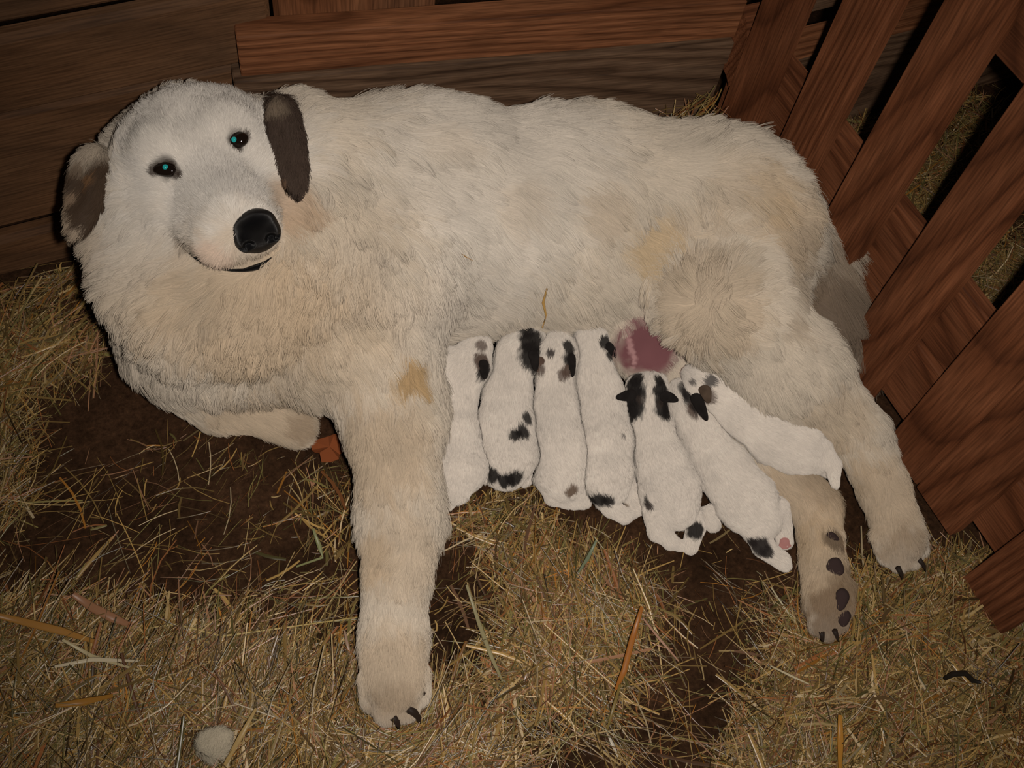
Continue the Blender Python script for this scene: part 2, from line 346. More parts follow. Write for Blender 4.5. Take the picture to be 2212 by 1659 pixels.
def make_hair(name, pts, rad0, rad1, col, mat, parent, nor=None):
    """pts (n,k,3) -> one hair-curves object"""
    n, k, _ = pts.shape; hc = bpy.data.hair_curves.new(name); hc.add_curves([k] * n)
    hc.attributes['position'].data.foreach_set('vector', pts.astype(np.float32).ravel())
    ra = hc.attributes.get('radius') or hc.attributes.new('radius', 'FLOAT', 'POINT')
    t = np.linspace(0, 1, k); rr = np.broadcast_to(rad0 + (rad1 - rad0) * t ** 1.5, (n, k))
    ra.data.foreach_set('value', np.ascontiguousarray(rr, np.float32).ravel())
    ca = hc.attributes.new('col', 'FLOAT_COLOR', 'CURVE')
    ca.data.foreach_set('color', np.concatenate([col, np.ones((n, 1))], 1).astype(np.float32).ravel())
    if nor is not None:
        na = hc.attributes.new('lie', 'FLOAT_VECTOR', 'CURVE'); na.data.foreach_set('vector', nor.astype(np.float32).ravel())
    hc.materials.append(mat); o = bpy.data.objects.new(name, hc); SC.collection.objects.link(o)
    o.parent = parent; o.matrix_parent_inverse = Matrix.Translation(-parent_origin(parent)); return o
def sample_surface(V, Q, n, weight=None):
    A, Bq, C, Dq = (V[Q[:, i]] for i in range(4)); ar = np.linalg.norm(np.cross(C - A, Dq - Bq), axis=1) / 2
    if weight is not None: ar = ar * weight(V[Q].mean(1))
    q = rng.choice(len(Q), n, p=ar / ar.sum()); u = rng.random((n, 1)); v = rng.random((n, 1)); f = Q[q]
    return (V[f[:, 0]] * (1 - u) * (1 - v) + V[f[:, 1]] * u * (1 - v) + V[f[:, 2]] * u * v + V[f[:, 3]] * (1 - u) * v)
def groom(F, root, nor, flow, Ln_, lift, K=5, clumps=0, clump_amt=0.5, curl=0.0, cfreq=30, grav=0.0, jit=0.25, seed=3, keep_out=0.0):
    flow = flow + jit * np.stack([vnoise(root, cfreq, seed + i) for i in range(3)], 1) + jit * 0.5 * np.stack([vnoise(root, cfreq * 2.7, seed + 5 + i) for i in range(3)], 1)
    flow = flow + np.array([0, 0, -grav]); tan = flow - (flow * nor).sum(1, keepdims=True) * nor; tan /= np.linalg.norm(tan, axis=1, keepdims=True) + 1e-6
    rj = rng.normal(0, 0.12, (len(root), 3)); lf = lift[:, None]
    d0 = tan * np.cos(lf) + nor * np.sin(lf) + rj; d0 /= np.linalg.norm(d0, axis=1, keepdims=True)
    L = (Ln_ * (0.75 + 0.5 * rng.random(len(root))))[:, None]; bi = np.cross(nor, tan); out = [root]
    ph = vnoise(root, cfreq * 0.7, seed + 9)[:, None] * 6; p = root
    for i in range(1, K):
        t = i / (K - 1)
        d = d0 - nor * np.sin(lf) * 0.75 * t + bi * curl * np.sin(ph + t * 5.0) + np.array([0, 0, -grav * 0.6 * t])
        d /= np.linalg.norm(d, axis=1, keepdims=True); p = p + d * L / (K - 1); out.append(p)
    pts = np.stack(out, 1)
    if clumps:
        ci = rng.choice(len(root), clumps, replace=False); kd = kdtree.KDTree(clumps)
        for j, c in enumerate(ci): kd.insert(root[c], j)
        kd.balance(); near = np.array([ci[kd.find(r)[1]] for r in root])
        g = pts[near] ; t = np.linspace(0, 1, K)[None, :, None] ** 1.3
        pts = pts + (g + (root - root[near])[:, None, :] * 0.35 - pts) * (clump_amt * t)
    v = F.at(pts[:, 1:].reshape(-1, 3)).reshape(len(root), K - 1)          # keep strands outside the skin
    push = np.clip(keep_out - v, 0, 0.02); pts[:, 1:] += nor[:, None, :] * push[..., None]
    pts[:, 1:, 2] = np.maximum(pts[:, 1:, 2], 0.001)
    return pts
def blobs(F, lst):
    return [(F.hit(px, py), r, np.array(c), s) for px, py, r, c, s in lst]
def paint(p, base, bl, edge=0.35, nseed=40, nz=0.25, nf=120):
    c = np.tile(np.array(base), (len(p), 1)); no = vnoise(p, nf, nseed)
    for cen, r, cc, st in bl:
        d = np.linalg.norm(p - cen, axis=1) / r + nz * no
        w = sstep((1 + edge - d) / (2 * edge)) * st; c = c + (cc - c) * w[:, None]
    return c
def fur_mat(name, rough=0.55, spec=0.12):
    m = attr_mat(name, rough, spec); nt = m.node_tree; L = nt.links; b = nt.nodes['Principled BSDF']
    a = N(nt, 'ShaderNodeAttribute', attribute_name='lie'); g = N(nt, 'ShaderNodeNewGeometry')
    mx = N(nt, 'ShaderNodeMix', data_type='VECTOR'); mx.inputs['Factor'].default_value = .62; L.new(g.outputs['Normal'], mx.inputs[4]); L.new(a.outputs['Vector'], mx.inputs[5])
    nn = N(nt, 'ShaderNodeVectorMath', operation='NORMALIZE'); L.new(mx.outputs[1], nn.inputs[0]); L.new(nn.outputs[0], b.inputs['Normal']); return m
M_SKIN = attr_mat('furred_hide', 0.8, 0.05); M_FUR = fur_mat('cream_fur')

# ------------------------------------------------------------------ the mother dog
def PD(px, py, depth): return CAM + ray(px, py) * (depth / FPX)
NH = 1.0                                                     # hair count factor
def build_dog():
    root = empty('dog', tuple(P(1000, 640, 0.0)))
    tag(root, 'big cream-white long-haired mother dog lying on her side, head raised, nursing puppies', 'dog')
    F = Field((-0.09, 0.10, -0.03), (0.90, 1.03, 0.52), 0.0042)
    W = P
    # head axes: E to her left (right in the picture), f along the muzzle, u to the crown
    e = np.array([.894, -.373, .25]); e /= np.linalg.norm(e); f = np.array([.4385, .621, -.65]); f -= (f @ e) * e; f /= np.linalg.norm(f); u = -np.cross(e, f)
    E, Fw, U = MW @ e, MW @ f, MW @ u; HC = PD(435, 335, 1.068)
    def Hd(a, b, c): return HC + a * E + b * Fw + c * U
    R_ = W(1600, 600, .1) - W(800, 500, .16); R_ /= np.linalg.norm(R_); dn = np.array([0, 0, -1.0])
    fl = R_ + 0.55 * dn + np.array([0, -0.25, 0])
    back_ = -Fw
    # trunk
    F.cone(W(980, 585, .12), .068, W(1300, 590, .115), .062, k=.04, flow=fl + 1.2 * dn, hair=.030, lift=.35)
    T = [W(600, 560, .165), W(900, 470, .155), W(1250, 470, .15), W(1500, 500, .14), W(1610, 590, .11)]; tr = [.135, .132, .127, .122, .095]
    for i in range(4): F.cone(T[i], tr[i], T[i + 1], tr[i + 1], k=.05, flow=fl, hair=.037, lift=.30)
    # chest, neck, nape, ruff
    fc = W(600, 900, .03) - W(500, 600, .2)
    F.cone(W(470, 645, .15), .108, W(640, 640, .15), .12, k=.05, flow=fc + 0.12 * R_, hair=.038, lift=.4)
    F.cone(W(400, 575, .20), .070, W(450, 640, .16), .1, k=.05, flow=fc - 0.1 * R_, hair=.038, lift=.4)
    F.cone(Hd(0, -.12, -.08), .062, W(560, 520, .2), .115, k=.045, flow=fc + R_ * .2, hair=.035, lift=.38)
    F.cone(Hd(-.045, -.115, -.062), .060, Hd(.0, -.125, -.058), .060, k=.03, flow=back_ + .3 * dn, hair=.024, lift=.4)
    F.cone(Hd(.0, -.125, -.058), .060, W(640, 400, .22), .085, k=.03, flow=R_ + .3 * dn, hair=.026, lift=.38)
    F.cone(W(640, 400, .22), .085, T[1], .125, k=.05, flow=fl, hair=.04, lift=.35)
    rf = [(632, 268, .255, .034), (684, 340, .26, .040), (684, 470, .26, .044), (625, 600, .245, .050), (520, 672, .225, .058), (405, 680, .21, .058), (325, 622, .215, .048), (262, 530, .235, .034)]
    for (a0, a1, a2, a3), (b0, b1, b2, b3) in zip(rf[:-1], rf[1:]): F.cone(W(a0, a1, a2), a3, W(b0, b1, b2), b3, k=.018, flow=fc + .25 * (W(b0, b1, b2) - W(a0, a1, a2)) / .1, hair=.030, lift=.38)      # rolled fold of the ruff under the head
    # near foreleg, reaching to the lens
    A = [W(800, 640, .2), W(848, 880, .115), W(862, 1110, .066), W(850, 1390, .046), W(852, 1478, .036)]
    F.cone(A[0], .085, A[1], .054, k=.06, hair=.028, lift=.3); F.cone(A[1], .054, A[2], .041, k=.03, hair=.022, lift=.28)
    F.cone(A[2], .041, A[3], .032, k=.03, hair=.015, lift=.28); F.cone(A[3], .032, A[4], .031, k=.025, hair=.009, lift=.22)
    lg = A[4] - A[3]; lg /= np.linalg.norm(lg)
    for px, py, r, z in [(806, 1510, .0155, .024), (838, 1536, .0175, .025), (874, 1530, .0175, .023), (902, 1500, .0155, .021)]:
        F.cone(W(px - 2, py - 42, z + .012), r, W(px, py, z), r * .92, k=.0025, hair=.0045, lift=.2)
    for x0, y0, z0, x1, y1, z1 in [(915, 900, .10, 912, 1040, .075), (908, 1060, .07, 908, 1190, .055)]: F.prims.append((W(x0, y0, z0), .018, W(x1, y1, z1), .016, MW @ np.array([.62, .55, 0]), .034, .7))     # feathering behind the leg
    # folded far foreleg
    A2 = [W(400, 800, .08), W(470, 862, .052), W(600, 898, .036), W(640, 922, .03)]
    F.cone(A2[0], .045, A2[1], .034, k=.03, hair=.018, lift=.3); F.cone(A2[1], .034, A2[2], .027, k=.02, hair=.013, lift=.28); F.cone(A2[2], .027, A2[3], .025, k=.015, hair=.009)
    for px, py in [(655, 905), (662, 925), (655, 943)]: F.cone(W(px - 25, py - 4, .03), .012, W(px, py, .022), .012, k=.005, hair=.007)
    # near hind leg
    B_ = [W(1570, 505, .19), W(1562, 640, .185), W(1700, 792, .125), W(1852, 930, .08), W(1908, 1050, .052), W(1946, 1160, .036)]
    rr = [.105, .069, .060, .034, .028, .030]; hl = [.035, .03, .024, .018, .014, .011]
    F.cone(B_[0], rr[0], B_[1], rr[1], k=.06, flow=fl, hair=.034, lift=.35)
    for i in range(1, 5): F.cone(B_[i], rr[i], B_[i + 1], rr[i + 1], k=.03 if i < 3 else .012, hair=hl[i], lift=.3)
    for px, py, r in [(1918, 1200, .0135), (1942, 1212, .0145), (1966, 1206, .014), (1985, 1185, .012)]:
        F.cone(W(px - 14, py - 42, .04), r, W(px, py, .022), r * .95, k=.004, hair=.006, lift=.22)
    # far hind leg, under the pups, sole turned out
    C_ = [W(1500, 820, .05), W(1640, 965, .035), W(1764, 1095, .034), W(1780, 1225, .032), W(1785, 1300, .03)]
    cr = [.05, .033, .028, .025, .027]
    for i in range(4): F.cone(C_[i], cr[i], C_[i + 1], cr[i + 1], k=.03 if i < 1 else .010, hair=[.012, .012, .013, .010][i], lift=.28)
    for px, py, z, r in [(1768, 1350, .025, .013), (1788, 1362, .022, .013), (1812, 1345, .028, .0125), (1826, 1316, .034, .0115)]:
        F.cone(W(px + 2, py - 48, z + .006), r, W(px, py, z), r * .92, k=.004, hair=.006, lift=.22)
    # tail along the fence
    tl = [W(1640, 440, .13), W(1722, 560, .115), W(1768, 665, .085), W(1800, 770, .04)]
    for i, (a, b) in enumerate([(.05, .052), (.052, .046), (.046, .032)]): F.cone(tl[i], a, tl[i + 1], b, k=.03, hair=.06, lift=.5)
    # udder
    F.ball(W(1388, 742, .09), .047, k=.02, flow=fl, hair=.01)
    # head
    back = -Fw
    F.ell(Hd(0, -.062, -.035), (.090, .077, .073), (E, Fw, U), k=.015, flow=back + .25 * U, hair=.012, lift=.22)
    for q in (-.05, 0, .05): F.prims.append((Hd(q, -.07, -.03), .066, Hd(q, -.07, -.0299), .066, back + .25 * U, .012, .22))
    F.cone(Hd(0, .0, -.030), .047, Hd(0, .088, -.026), .034, k=.025, flow=back + .1 * U, hair=.009, lift=.2)
    for s in (-1, 1):
        F.cone(Hd(s * .024, .025, -.052), .035, Hd(s * .017, .094, -.040), .027, k=.012, flow=back - .4 * U + s * .2 * E, hair=.009, lift=.2)
        F.ball(Hd(s * .060, -.035, -.066), .056, k=.022, flow=back - .8 * U + s * .3 * E, hair=.016, lift=.3)
        F.ball(Hd(s * .033, -.022, .004), .030, k=.02, flow=back + .5 * U + s * .3 * E, hair=.009, lift=.22)
        F.ball(Hd(s * .050, .003, -.040), .026, k=.02, flow=back - .4 * U + s * .3 * E, hair=.009, lift=.22)
    F.cone(Hd(0, .0, -.085), .042, Hd(0, .080, -.068), .021, k=.010, flow=back - .5 * U, hair=.010, lift=.25)
    F.cone(Hd(0, -.03, -.10), .05, Hd(0, -.12, -.12), .065, k=.03, flow=back - .8 * U, hair=.028, lift=.35)
    eyes = []
    for px, py, s in [(358, 366, -1), (515, 302, 1)]:
        h = F.hit(px, py); F.ball(h + (h - CAM) / np.linalg.norm(h - CAM) * .001, .0085, k=.006, op='sub'); eyes.append(h)
    V, Q = F.mesh(); Nn = F.normals(V)
    cream = (.70, .615, .505); white = (.76, .715, .655); tan = (.56, .42, .27); dirt = (.36, .26, .17)
    bl = [(430, 250, .11, white, .9), (480, 420, .075, white, .9), (330, 480, .06, white, .5), (480, 400, .02, (.55, .52, .48), .35),
          (520, 660, .085, tan, .50), (330, 620, .05, tan, .25), (640, 720, .09, tan, .35), (780, 560, .09, tan, .20), (460, 560, .02, (.70, .50, .40), .4),
          (620, 440, .028, (.52, .34, .20), .6), (200, 560, .04, dirt, .35),
          (1050, 330, .14, white, .45), (1000, 600, .10, white, .25), (1100, 430, .03, tan, .2), (1280, 440, .03, tan, .35), (1400, 520, .035, (.55, .38, .17), .55), (885, 800, .022, (.50, .31, .11), .75), (930, 300, .03, tan, .15),
          (820, 960, .06, tan, .55), (870, 1180, .05, tan, .35), (800, 1200, .03, tan, .5), (850, 1450, .05, tan, .5), (850, 1530, .03, dirt, .45), (560, 870, .08, tan, .55), (648, 930, .02, dirt, .6),
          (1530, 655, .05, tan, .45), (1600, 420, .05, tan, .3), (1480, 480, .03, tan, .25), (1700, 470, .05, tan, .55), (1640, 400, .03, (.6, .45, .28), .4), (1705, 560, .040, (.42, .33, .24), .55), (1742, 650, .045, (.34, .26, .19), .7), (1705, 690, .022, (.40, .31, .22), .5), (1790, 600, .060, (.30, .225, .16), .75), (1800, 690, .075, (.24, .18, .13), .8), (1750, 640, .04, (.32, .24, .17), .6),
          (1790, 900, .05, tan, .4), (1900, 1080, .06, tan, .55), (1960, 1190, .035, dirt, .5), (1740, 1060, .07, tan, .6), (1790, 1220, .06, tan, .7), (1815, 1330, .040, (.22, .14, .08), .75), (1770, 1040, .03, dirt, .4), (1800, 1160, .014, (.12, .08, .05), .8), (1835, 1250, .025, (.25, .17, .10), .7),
          (1400, 750, .043, (.27, .115, .125), 1.0), (1352, 712, 0.0035, (.62, .36, .36), .9), (1355, 724, 0.0035, (.62, .36, .36), .9), (1359, 736, 0.0040, (.62, .36, .36), .9), (1362, 748, 0.0040, (.62, .36, .36), .9), (1366, 760, 0.0040, (.62, .36, .36), .9), (1370, 772, 0.0040, (.62, .36, .36), .9), (1371, 784, 0.0035, (.62, .36, .36), .9), (1368, 795, 0.0030, (.62, .36, .36), .9), (1410, 706, 0.0030, (.62, .36, .36), .9), (1416, 714, 0.0030, (.62, .36, .36), .9), (1424, 724, 0.0030, (.62, .36, .36), .9), (1434, 736, 0.0030, (.62, .36, .36), .9), (1444, 752, 0.0025, (.62, .36, .36), .9), (1200, 712, .016, (.65, .36, .34), .5),
          (200, 400, .03, (.45, .33, .23), .4)]
    BL = blobs(F, bl)
    for h, r in zip(eyes, (.0118, .0105)): BL.append((h, r, np.array((.035, .022, .015)), .97))
    for px, py, r in [(334, 370, .006), (382, 374, .0075), (390, 378, .004), (362, 352, .006), (376, 356, .005), (513, 322, .0055), (530, 296, .005), (498, 308, .005)]: BL.append((F.hit(px, py), r, np.array((.045, .028, .02)), .9))
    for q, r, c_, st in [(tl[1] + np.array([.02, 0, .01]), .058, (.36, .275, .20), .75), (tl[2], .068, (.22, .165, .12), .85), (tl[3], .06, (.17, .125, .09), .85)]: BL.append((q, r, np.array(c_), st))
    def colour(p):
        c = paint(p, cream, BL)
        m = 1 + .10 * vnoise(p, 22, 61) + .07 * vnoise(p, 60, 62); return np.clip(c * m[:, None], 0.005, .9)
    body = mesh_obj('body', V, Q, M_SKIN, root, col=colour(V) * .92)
    # coat
    n = int(330000 * NH)
    toc = lambda c: sstep(.5 + .9 * ((F.normals(c) * ((CAM - c) / np.linalg.norm(CAM - c, axis=1, keepdims=True))).sum(1))) + .06
    rt = sample_surface(V, Q, n, toc)
    rt = rt[rt[:, 2] > .004]; nr = F.normals(rt); fw, hl_, lf = F.coat_guides(rt)
    ud = F.hit(1396, 758); keep = np.linalg.norm(rt - ud, axis=1) > .037 + .006 * vnoise(rt, 90, 5)
    for h in eyes: q = (rt - h) @ MW; keep &= np.hypot(q[:, 0] / .013, q[:, 1] / .0075) > 1
    nose = F.hit(555, 505); keep &= np.linalg.norm(rt - nose, axis=1) > .017
    rt, nr, fw, hl_, lf = rt[keep], nr[keep], fw[keep], hl_[keep], lf[keep]
    for h in eyes: hl_ = hl_ * np.clip(np.linalg.norm(rt - h, axis=1) / .05, .4, 1)
    knee = F.hit(1535, 652)
    d = np.linalg.norm(rt - knee, axis=1); w = sstep(1.5 - d / .075)[:, None]; kh = knee
    fw = fw / np.linalg.norm(fw, axis=1, keepdims=True); wh = (rt - kh); wh /= np.linalg.norm(wh, axis=1, keepdims=True) + 1e-6; fw = fw * (1 - w) + wh * w     # whorl on the stifle
    hl_ = hl_ * (1 + .25 * vnoise(rt, 35, 8))
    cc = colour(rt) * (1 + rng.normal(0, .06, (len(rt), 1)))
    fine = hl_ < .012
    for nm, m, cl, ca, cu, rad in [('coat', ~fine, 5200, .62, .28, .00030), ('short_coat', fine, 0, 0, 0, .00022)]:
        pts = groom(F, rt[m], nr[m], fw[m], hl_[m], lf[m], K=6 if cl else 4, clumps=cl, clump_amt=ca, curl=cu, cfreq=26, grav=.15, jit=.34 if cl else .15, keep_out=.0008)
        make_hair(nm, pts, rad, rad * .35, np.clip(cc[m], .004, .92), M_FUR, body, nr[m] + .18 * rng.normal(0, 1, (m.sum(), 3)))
    # eyes
    M_EYE = flat_mat('dark_eye', (.012, .007, .005), .06, .6); M_PUP = flat_mat('teal_eyeshine', (.02, .42, .42), .2, .5); M_BLK = flat_mat('black_wet_leather', (.0045, .0045, .005), .24, .38, bump=.5, bscale=900)  # pupils coloured teal: the flash's eyeshine is put into their base colour
    for h, (hw, hh, tilt, qx, qy) in zip(eyes, [(.0138, .0078, .10, -.0005, -.0022), (.0108, .0086, -.25, -.0042, -.0012)]):
        v = (CAM - h) / np.linalg.norm(CAM - h); ct, st_ = math.cos(tilt), math.sin(tilt); ax, ay = MW @ np.array([ct, st_, 0]), MW @ np.array([-st_, ct, 0]); c = h - v * .0040
        bm = bmesh.new(); bmesh.ops.create_uvsphere(bm, u_segments=24, v_segments=16, radius=1); vs = np.array([x.co for x in bm.verts]); fs = [[q.index for q in x.verts] for x in bm.faces]; bm.free()
        ey = mesh_obj('eye', c + vs[:, :1] * ax * hw + vs[:, 1:2] * ay * hh + vs[:, 2:] * v * .0085, fs, M_EYE, root)
        pc = c + v * .0072 + ax * qx + ay * qy; mesh_obj('pupil', vs * np.array([.0029, .0029, .0029]) + pc, fs, M_PUP, ey)
    # nose
    NC = F.hit(553, 503); vn = (CAM - NC) / np.linalg.norm(CAM - NC); nf = .6 * Fw + .4 * vn; nf /= np.linalg.norm(nf); nu = U - (U @ nf) * nf; nu /= np.linalg.norm(nu); ne = E
    NC = PD(554, 504, ((NC - CAM) @ MW)[2]) - nf * .004
    G = Field(NC - .045, NC + .045, .0011, far=.05)
    G.ell(NC, (.0235, .0150, .0215), (ne, nf, nu), k=.004); G.ell(NC + nu * .010 + nf * .001, (.021, .014, .012), (ne, nf, nu), k=.006)
    for s in (-1, 1):
        G.ell(NC + ne * s * .0135 + nf * .004 - nu * .003, (.0095, .010, .012), (ne, nf, nu), k=.004)
        G.ell(NC + ne * s * .0115 + nf * .0145 - nu * .006, (.0052, .006, .0042), (ne, nf, nu), k=.003, op='sub'); G.ell(NC + ne * s * .020 + nf * .011 - nu * .009, (.006, .006, .0028), (ne, nf, nu), k=.002, op='sub')
    G.cone(NC + nf * .0165 - nu * .002, .0009, NC + nf * .013 - nu * .021, .0012, k=.002, op='sub')
    vN, qN = G.mesh(); mesh_obj('nose', vN, qN, M_BLK, root)
    # lips
    def tube(name, pp, r, mat, parent, seg=6):
        pp = np.array(pp); V_, F_ = [], []
        for i, p in enumerate(pp):
            t = pp[min(i + 1, len(pp) - 1)] - pp[max(i - 1, 0)]; t /= np.linalg.norm(t); a = np.cross(t, [.3, .2, .9]); a /= np.linalg.norm(a); b = np.cross(t, a)
            ri = r[i] if hasattr(r, '__len__') else r
            for k in range(seg): V_.append(p + ri * (a * math.cos(k * 2 * math.pi / seg) + b * math.sin(k * 2 * math.pi / seg)))
        for i in range(len(pp) - 1):
            for k in range(seg): F_.append((i * seg + k, i * seg + (k + 1) % seg, (i + 1) * seg + (k + 1) % seg, (i + 1) * seg + k))
        F_.append(tuple(range(seg))[::-1]); F_.append(tuple(range((len(pp) - 1) * seg, len(pp) * seg)))
        return mesh_obj(name, V_, F_, mat, parent)
    lp = [(408, 545), (424, 559), (446, 571), (472, 580), (500, 584), (526, 584), (545, 580), (562, 575), (577, 568), (588, 558)]
    hp = []
    for p in lp: h = F.hit(*p); hp.append(h + (CAM - h) / np.linalg.norm(CAM - h) * (.0048 if p[0] < 535 else .0028))
    tube('lip', hp, [.0009, .0015, .0016, .0015, .0014, .0018, .0030, .0034, .0030, .0016], M_BLK, root)
    # ears
    def ear(lab, top, tip, halfw, nrm, inner, rim, hl, marks):
        ax = tip - top; ln = np.linalg.norm(ax); ax /= ln; nrm = nrm - (nrm @ ax) * ax; nrm /= np.linalg.norm(nrm); wd = np.cross(ax, nrm)
        G = Field(np.minimum(top, tip) - .07, np.maximum(top, tip) + .07, .0024, far=.06); mid = top + ax * ln * .5
        G.ell(mid, (ln * .55, halfw, .0075), (ax, wd, nrm), k=.006, flow=ax, hair=hl); G.ell(top + ax * ln * .25, (ln * .3, halfw * .85, .011), (ax, wd, nrm), k=.012, flow=ax, hair=hl)
        G.ell(mid + nrm * .028, (ln * .42, halfw * .7, .024), (ax, wd, nrm), k=.006, op='sub')
        vE, qE = G.mesh(); 
        eb = [(G.hit(px, py), r, np.array(c), st) for px, py, r, c, st in marks]
        def col(p): return paint(p, rim, eb, edge=.4, nz=.2)
        ob = mesh_obj('ear', vE, qE, M_SKIN, root, col=col(vE) * .8); ob['label'] = lab
        rE = sample_surface(vE, qE, int(9000 * NH)); nE = G.normals(rE); m = len(rE)
        pt = groom(G, rE, nE, np.tile(ax + .4 * wd, (m, 1)), np.full(m, hl), np.full(m, .3), K=4, clumps=300, clump_amt=.4, curl=.2, jit=.3, keep_out=.0005)
        make_hair('ear_fur', pt, .00026, .0001, np.clip(col(rE) * (1 + rng.normal(0, .08, (m, 1))), .004, .9), M_FUR, ob, nE)
    dk = (.075, .052, .040); cb = -MW @ np.array([0, 0, 1.0])
    ear('dark charcoal-brown ear flap hanging beside the ruff', PD(606, 222, 1.118), PD(644, 410, 1.088), .0160, cb + .5 * E, None, dk, .015, [(600, 222, .011, (.36, .28, .20), .45), (606, 382, .008, (.22, .13, .08), .7)])
    ear('folded ear with brown, shade-darkened inside and pale rim', PD(204, 330, 1.105), PD(170, 500, 1.072), .0220, cb - .35 * E, None, (.085, .055, .036), .014, [(192, 322, .020, (.55, .46, .36), .95), (196, 376, .0075, (.30, .16, .075), .6), (176, 355, .009, (.22, .16, .11), .8), (134, 400, .0105, (.52, .41, .30), .9), (138, 440, .0105, (.52, .41, .30), .9), (152, 472, .0095, (.52, .41, .30), .9), (172, 500, .009, (.50, .40, .30), .9), (160, 420, .008, (.34, .24, .16), .8)])  # ear's own brown, with the shadow inside the fold painted into it
    # claws and pads
    M_CLAW = flat_mat('dark_claw', (.030, .020, .015), .6, .2); M_PAD = flat_mat('grey_brown_pad', (.060, .038, .036), .7, .2, bump=.6, bscale=600)
    for cl_ in [[(890, 1474, .046), (905, 1484, .043), (914, 1498, .034), (916, 1512, .022)], [(880, 1530, .040), (896, 1540, .034), (905, 1552, .022), (906, 1562, .010)], [(848, 1548, .036), (858, 1560, .028), (862, 1574, .012)], [(818, 1530, .036), (820, 1548, .026), (822, 1562, .012)],
                [(650, 898, .046), (662, 902, .040), (672, 910, .028)], [(1985, 1208, .034), (1996, 1222, .028), (2000, 1236, .014)], [(1940, 1226, .036), (1948, 1242, .028), (1950, 1256, .012)], [(1803, 1362, .036), (1808, 1376, .028), (1812, 1388, .014)], [(1775, 1366, .032), (1777, 1380, .024), (1778, 1392, .010)]]:
        m_ = len(cl_); tube('claw', [P(*q) for q in cl_], [(.0046 if cl_[0][1] > 1470 or cl_[0][0] < 700 else .0034) - .0030 * (i / (m_ - 1)) ** 1.5 for i in range(m_)], M_CLAW, root, 8)
    def pad(px, py, r3, ang):
        h = F.hit(px, py); nn = F.normals(h[None])[0]; v = (CAM - h) / np.linalg.norm(CAM - h); nn = nn + .4 * v; nn /= np.linalg.norm(nn); a = MW @ np.array([math.cos(ang), math.sin(ang), 0]); a -= (a @ nn) * nn; a /= np.linalg.norm(a); b = np.cross(nn, a)
        G = Field(h - .04, h + .04, .0017, far=.05); G.ell(h, r3, (a, b, nn), k=.003); G.ell(h - a * r3[0] * .4, (r3[0] * .5, r3[1] * 1.1, r3[2]), (a, b, nn), k=.006); v_, q_ = G.mesh(); mesh_obj('paw_pad', v_, q_, M_PAD, root)
    pad(1806, 1226, (.011, .009, .005), .9); pad(1818, 1296, (.013, .007, .005), 1.9); pad(1822, 1336, (.010, .007, .005), 1.7); pad(1800, 1160, (.008, .0035, .004), .5)
    return root, F
DOG, DOGF = build_dog()

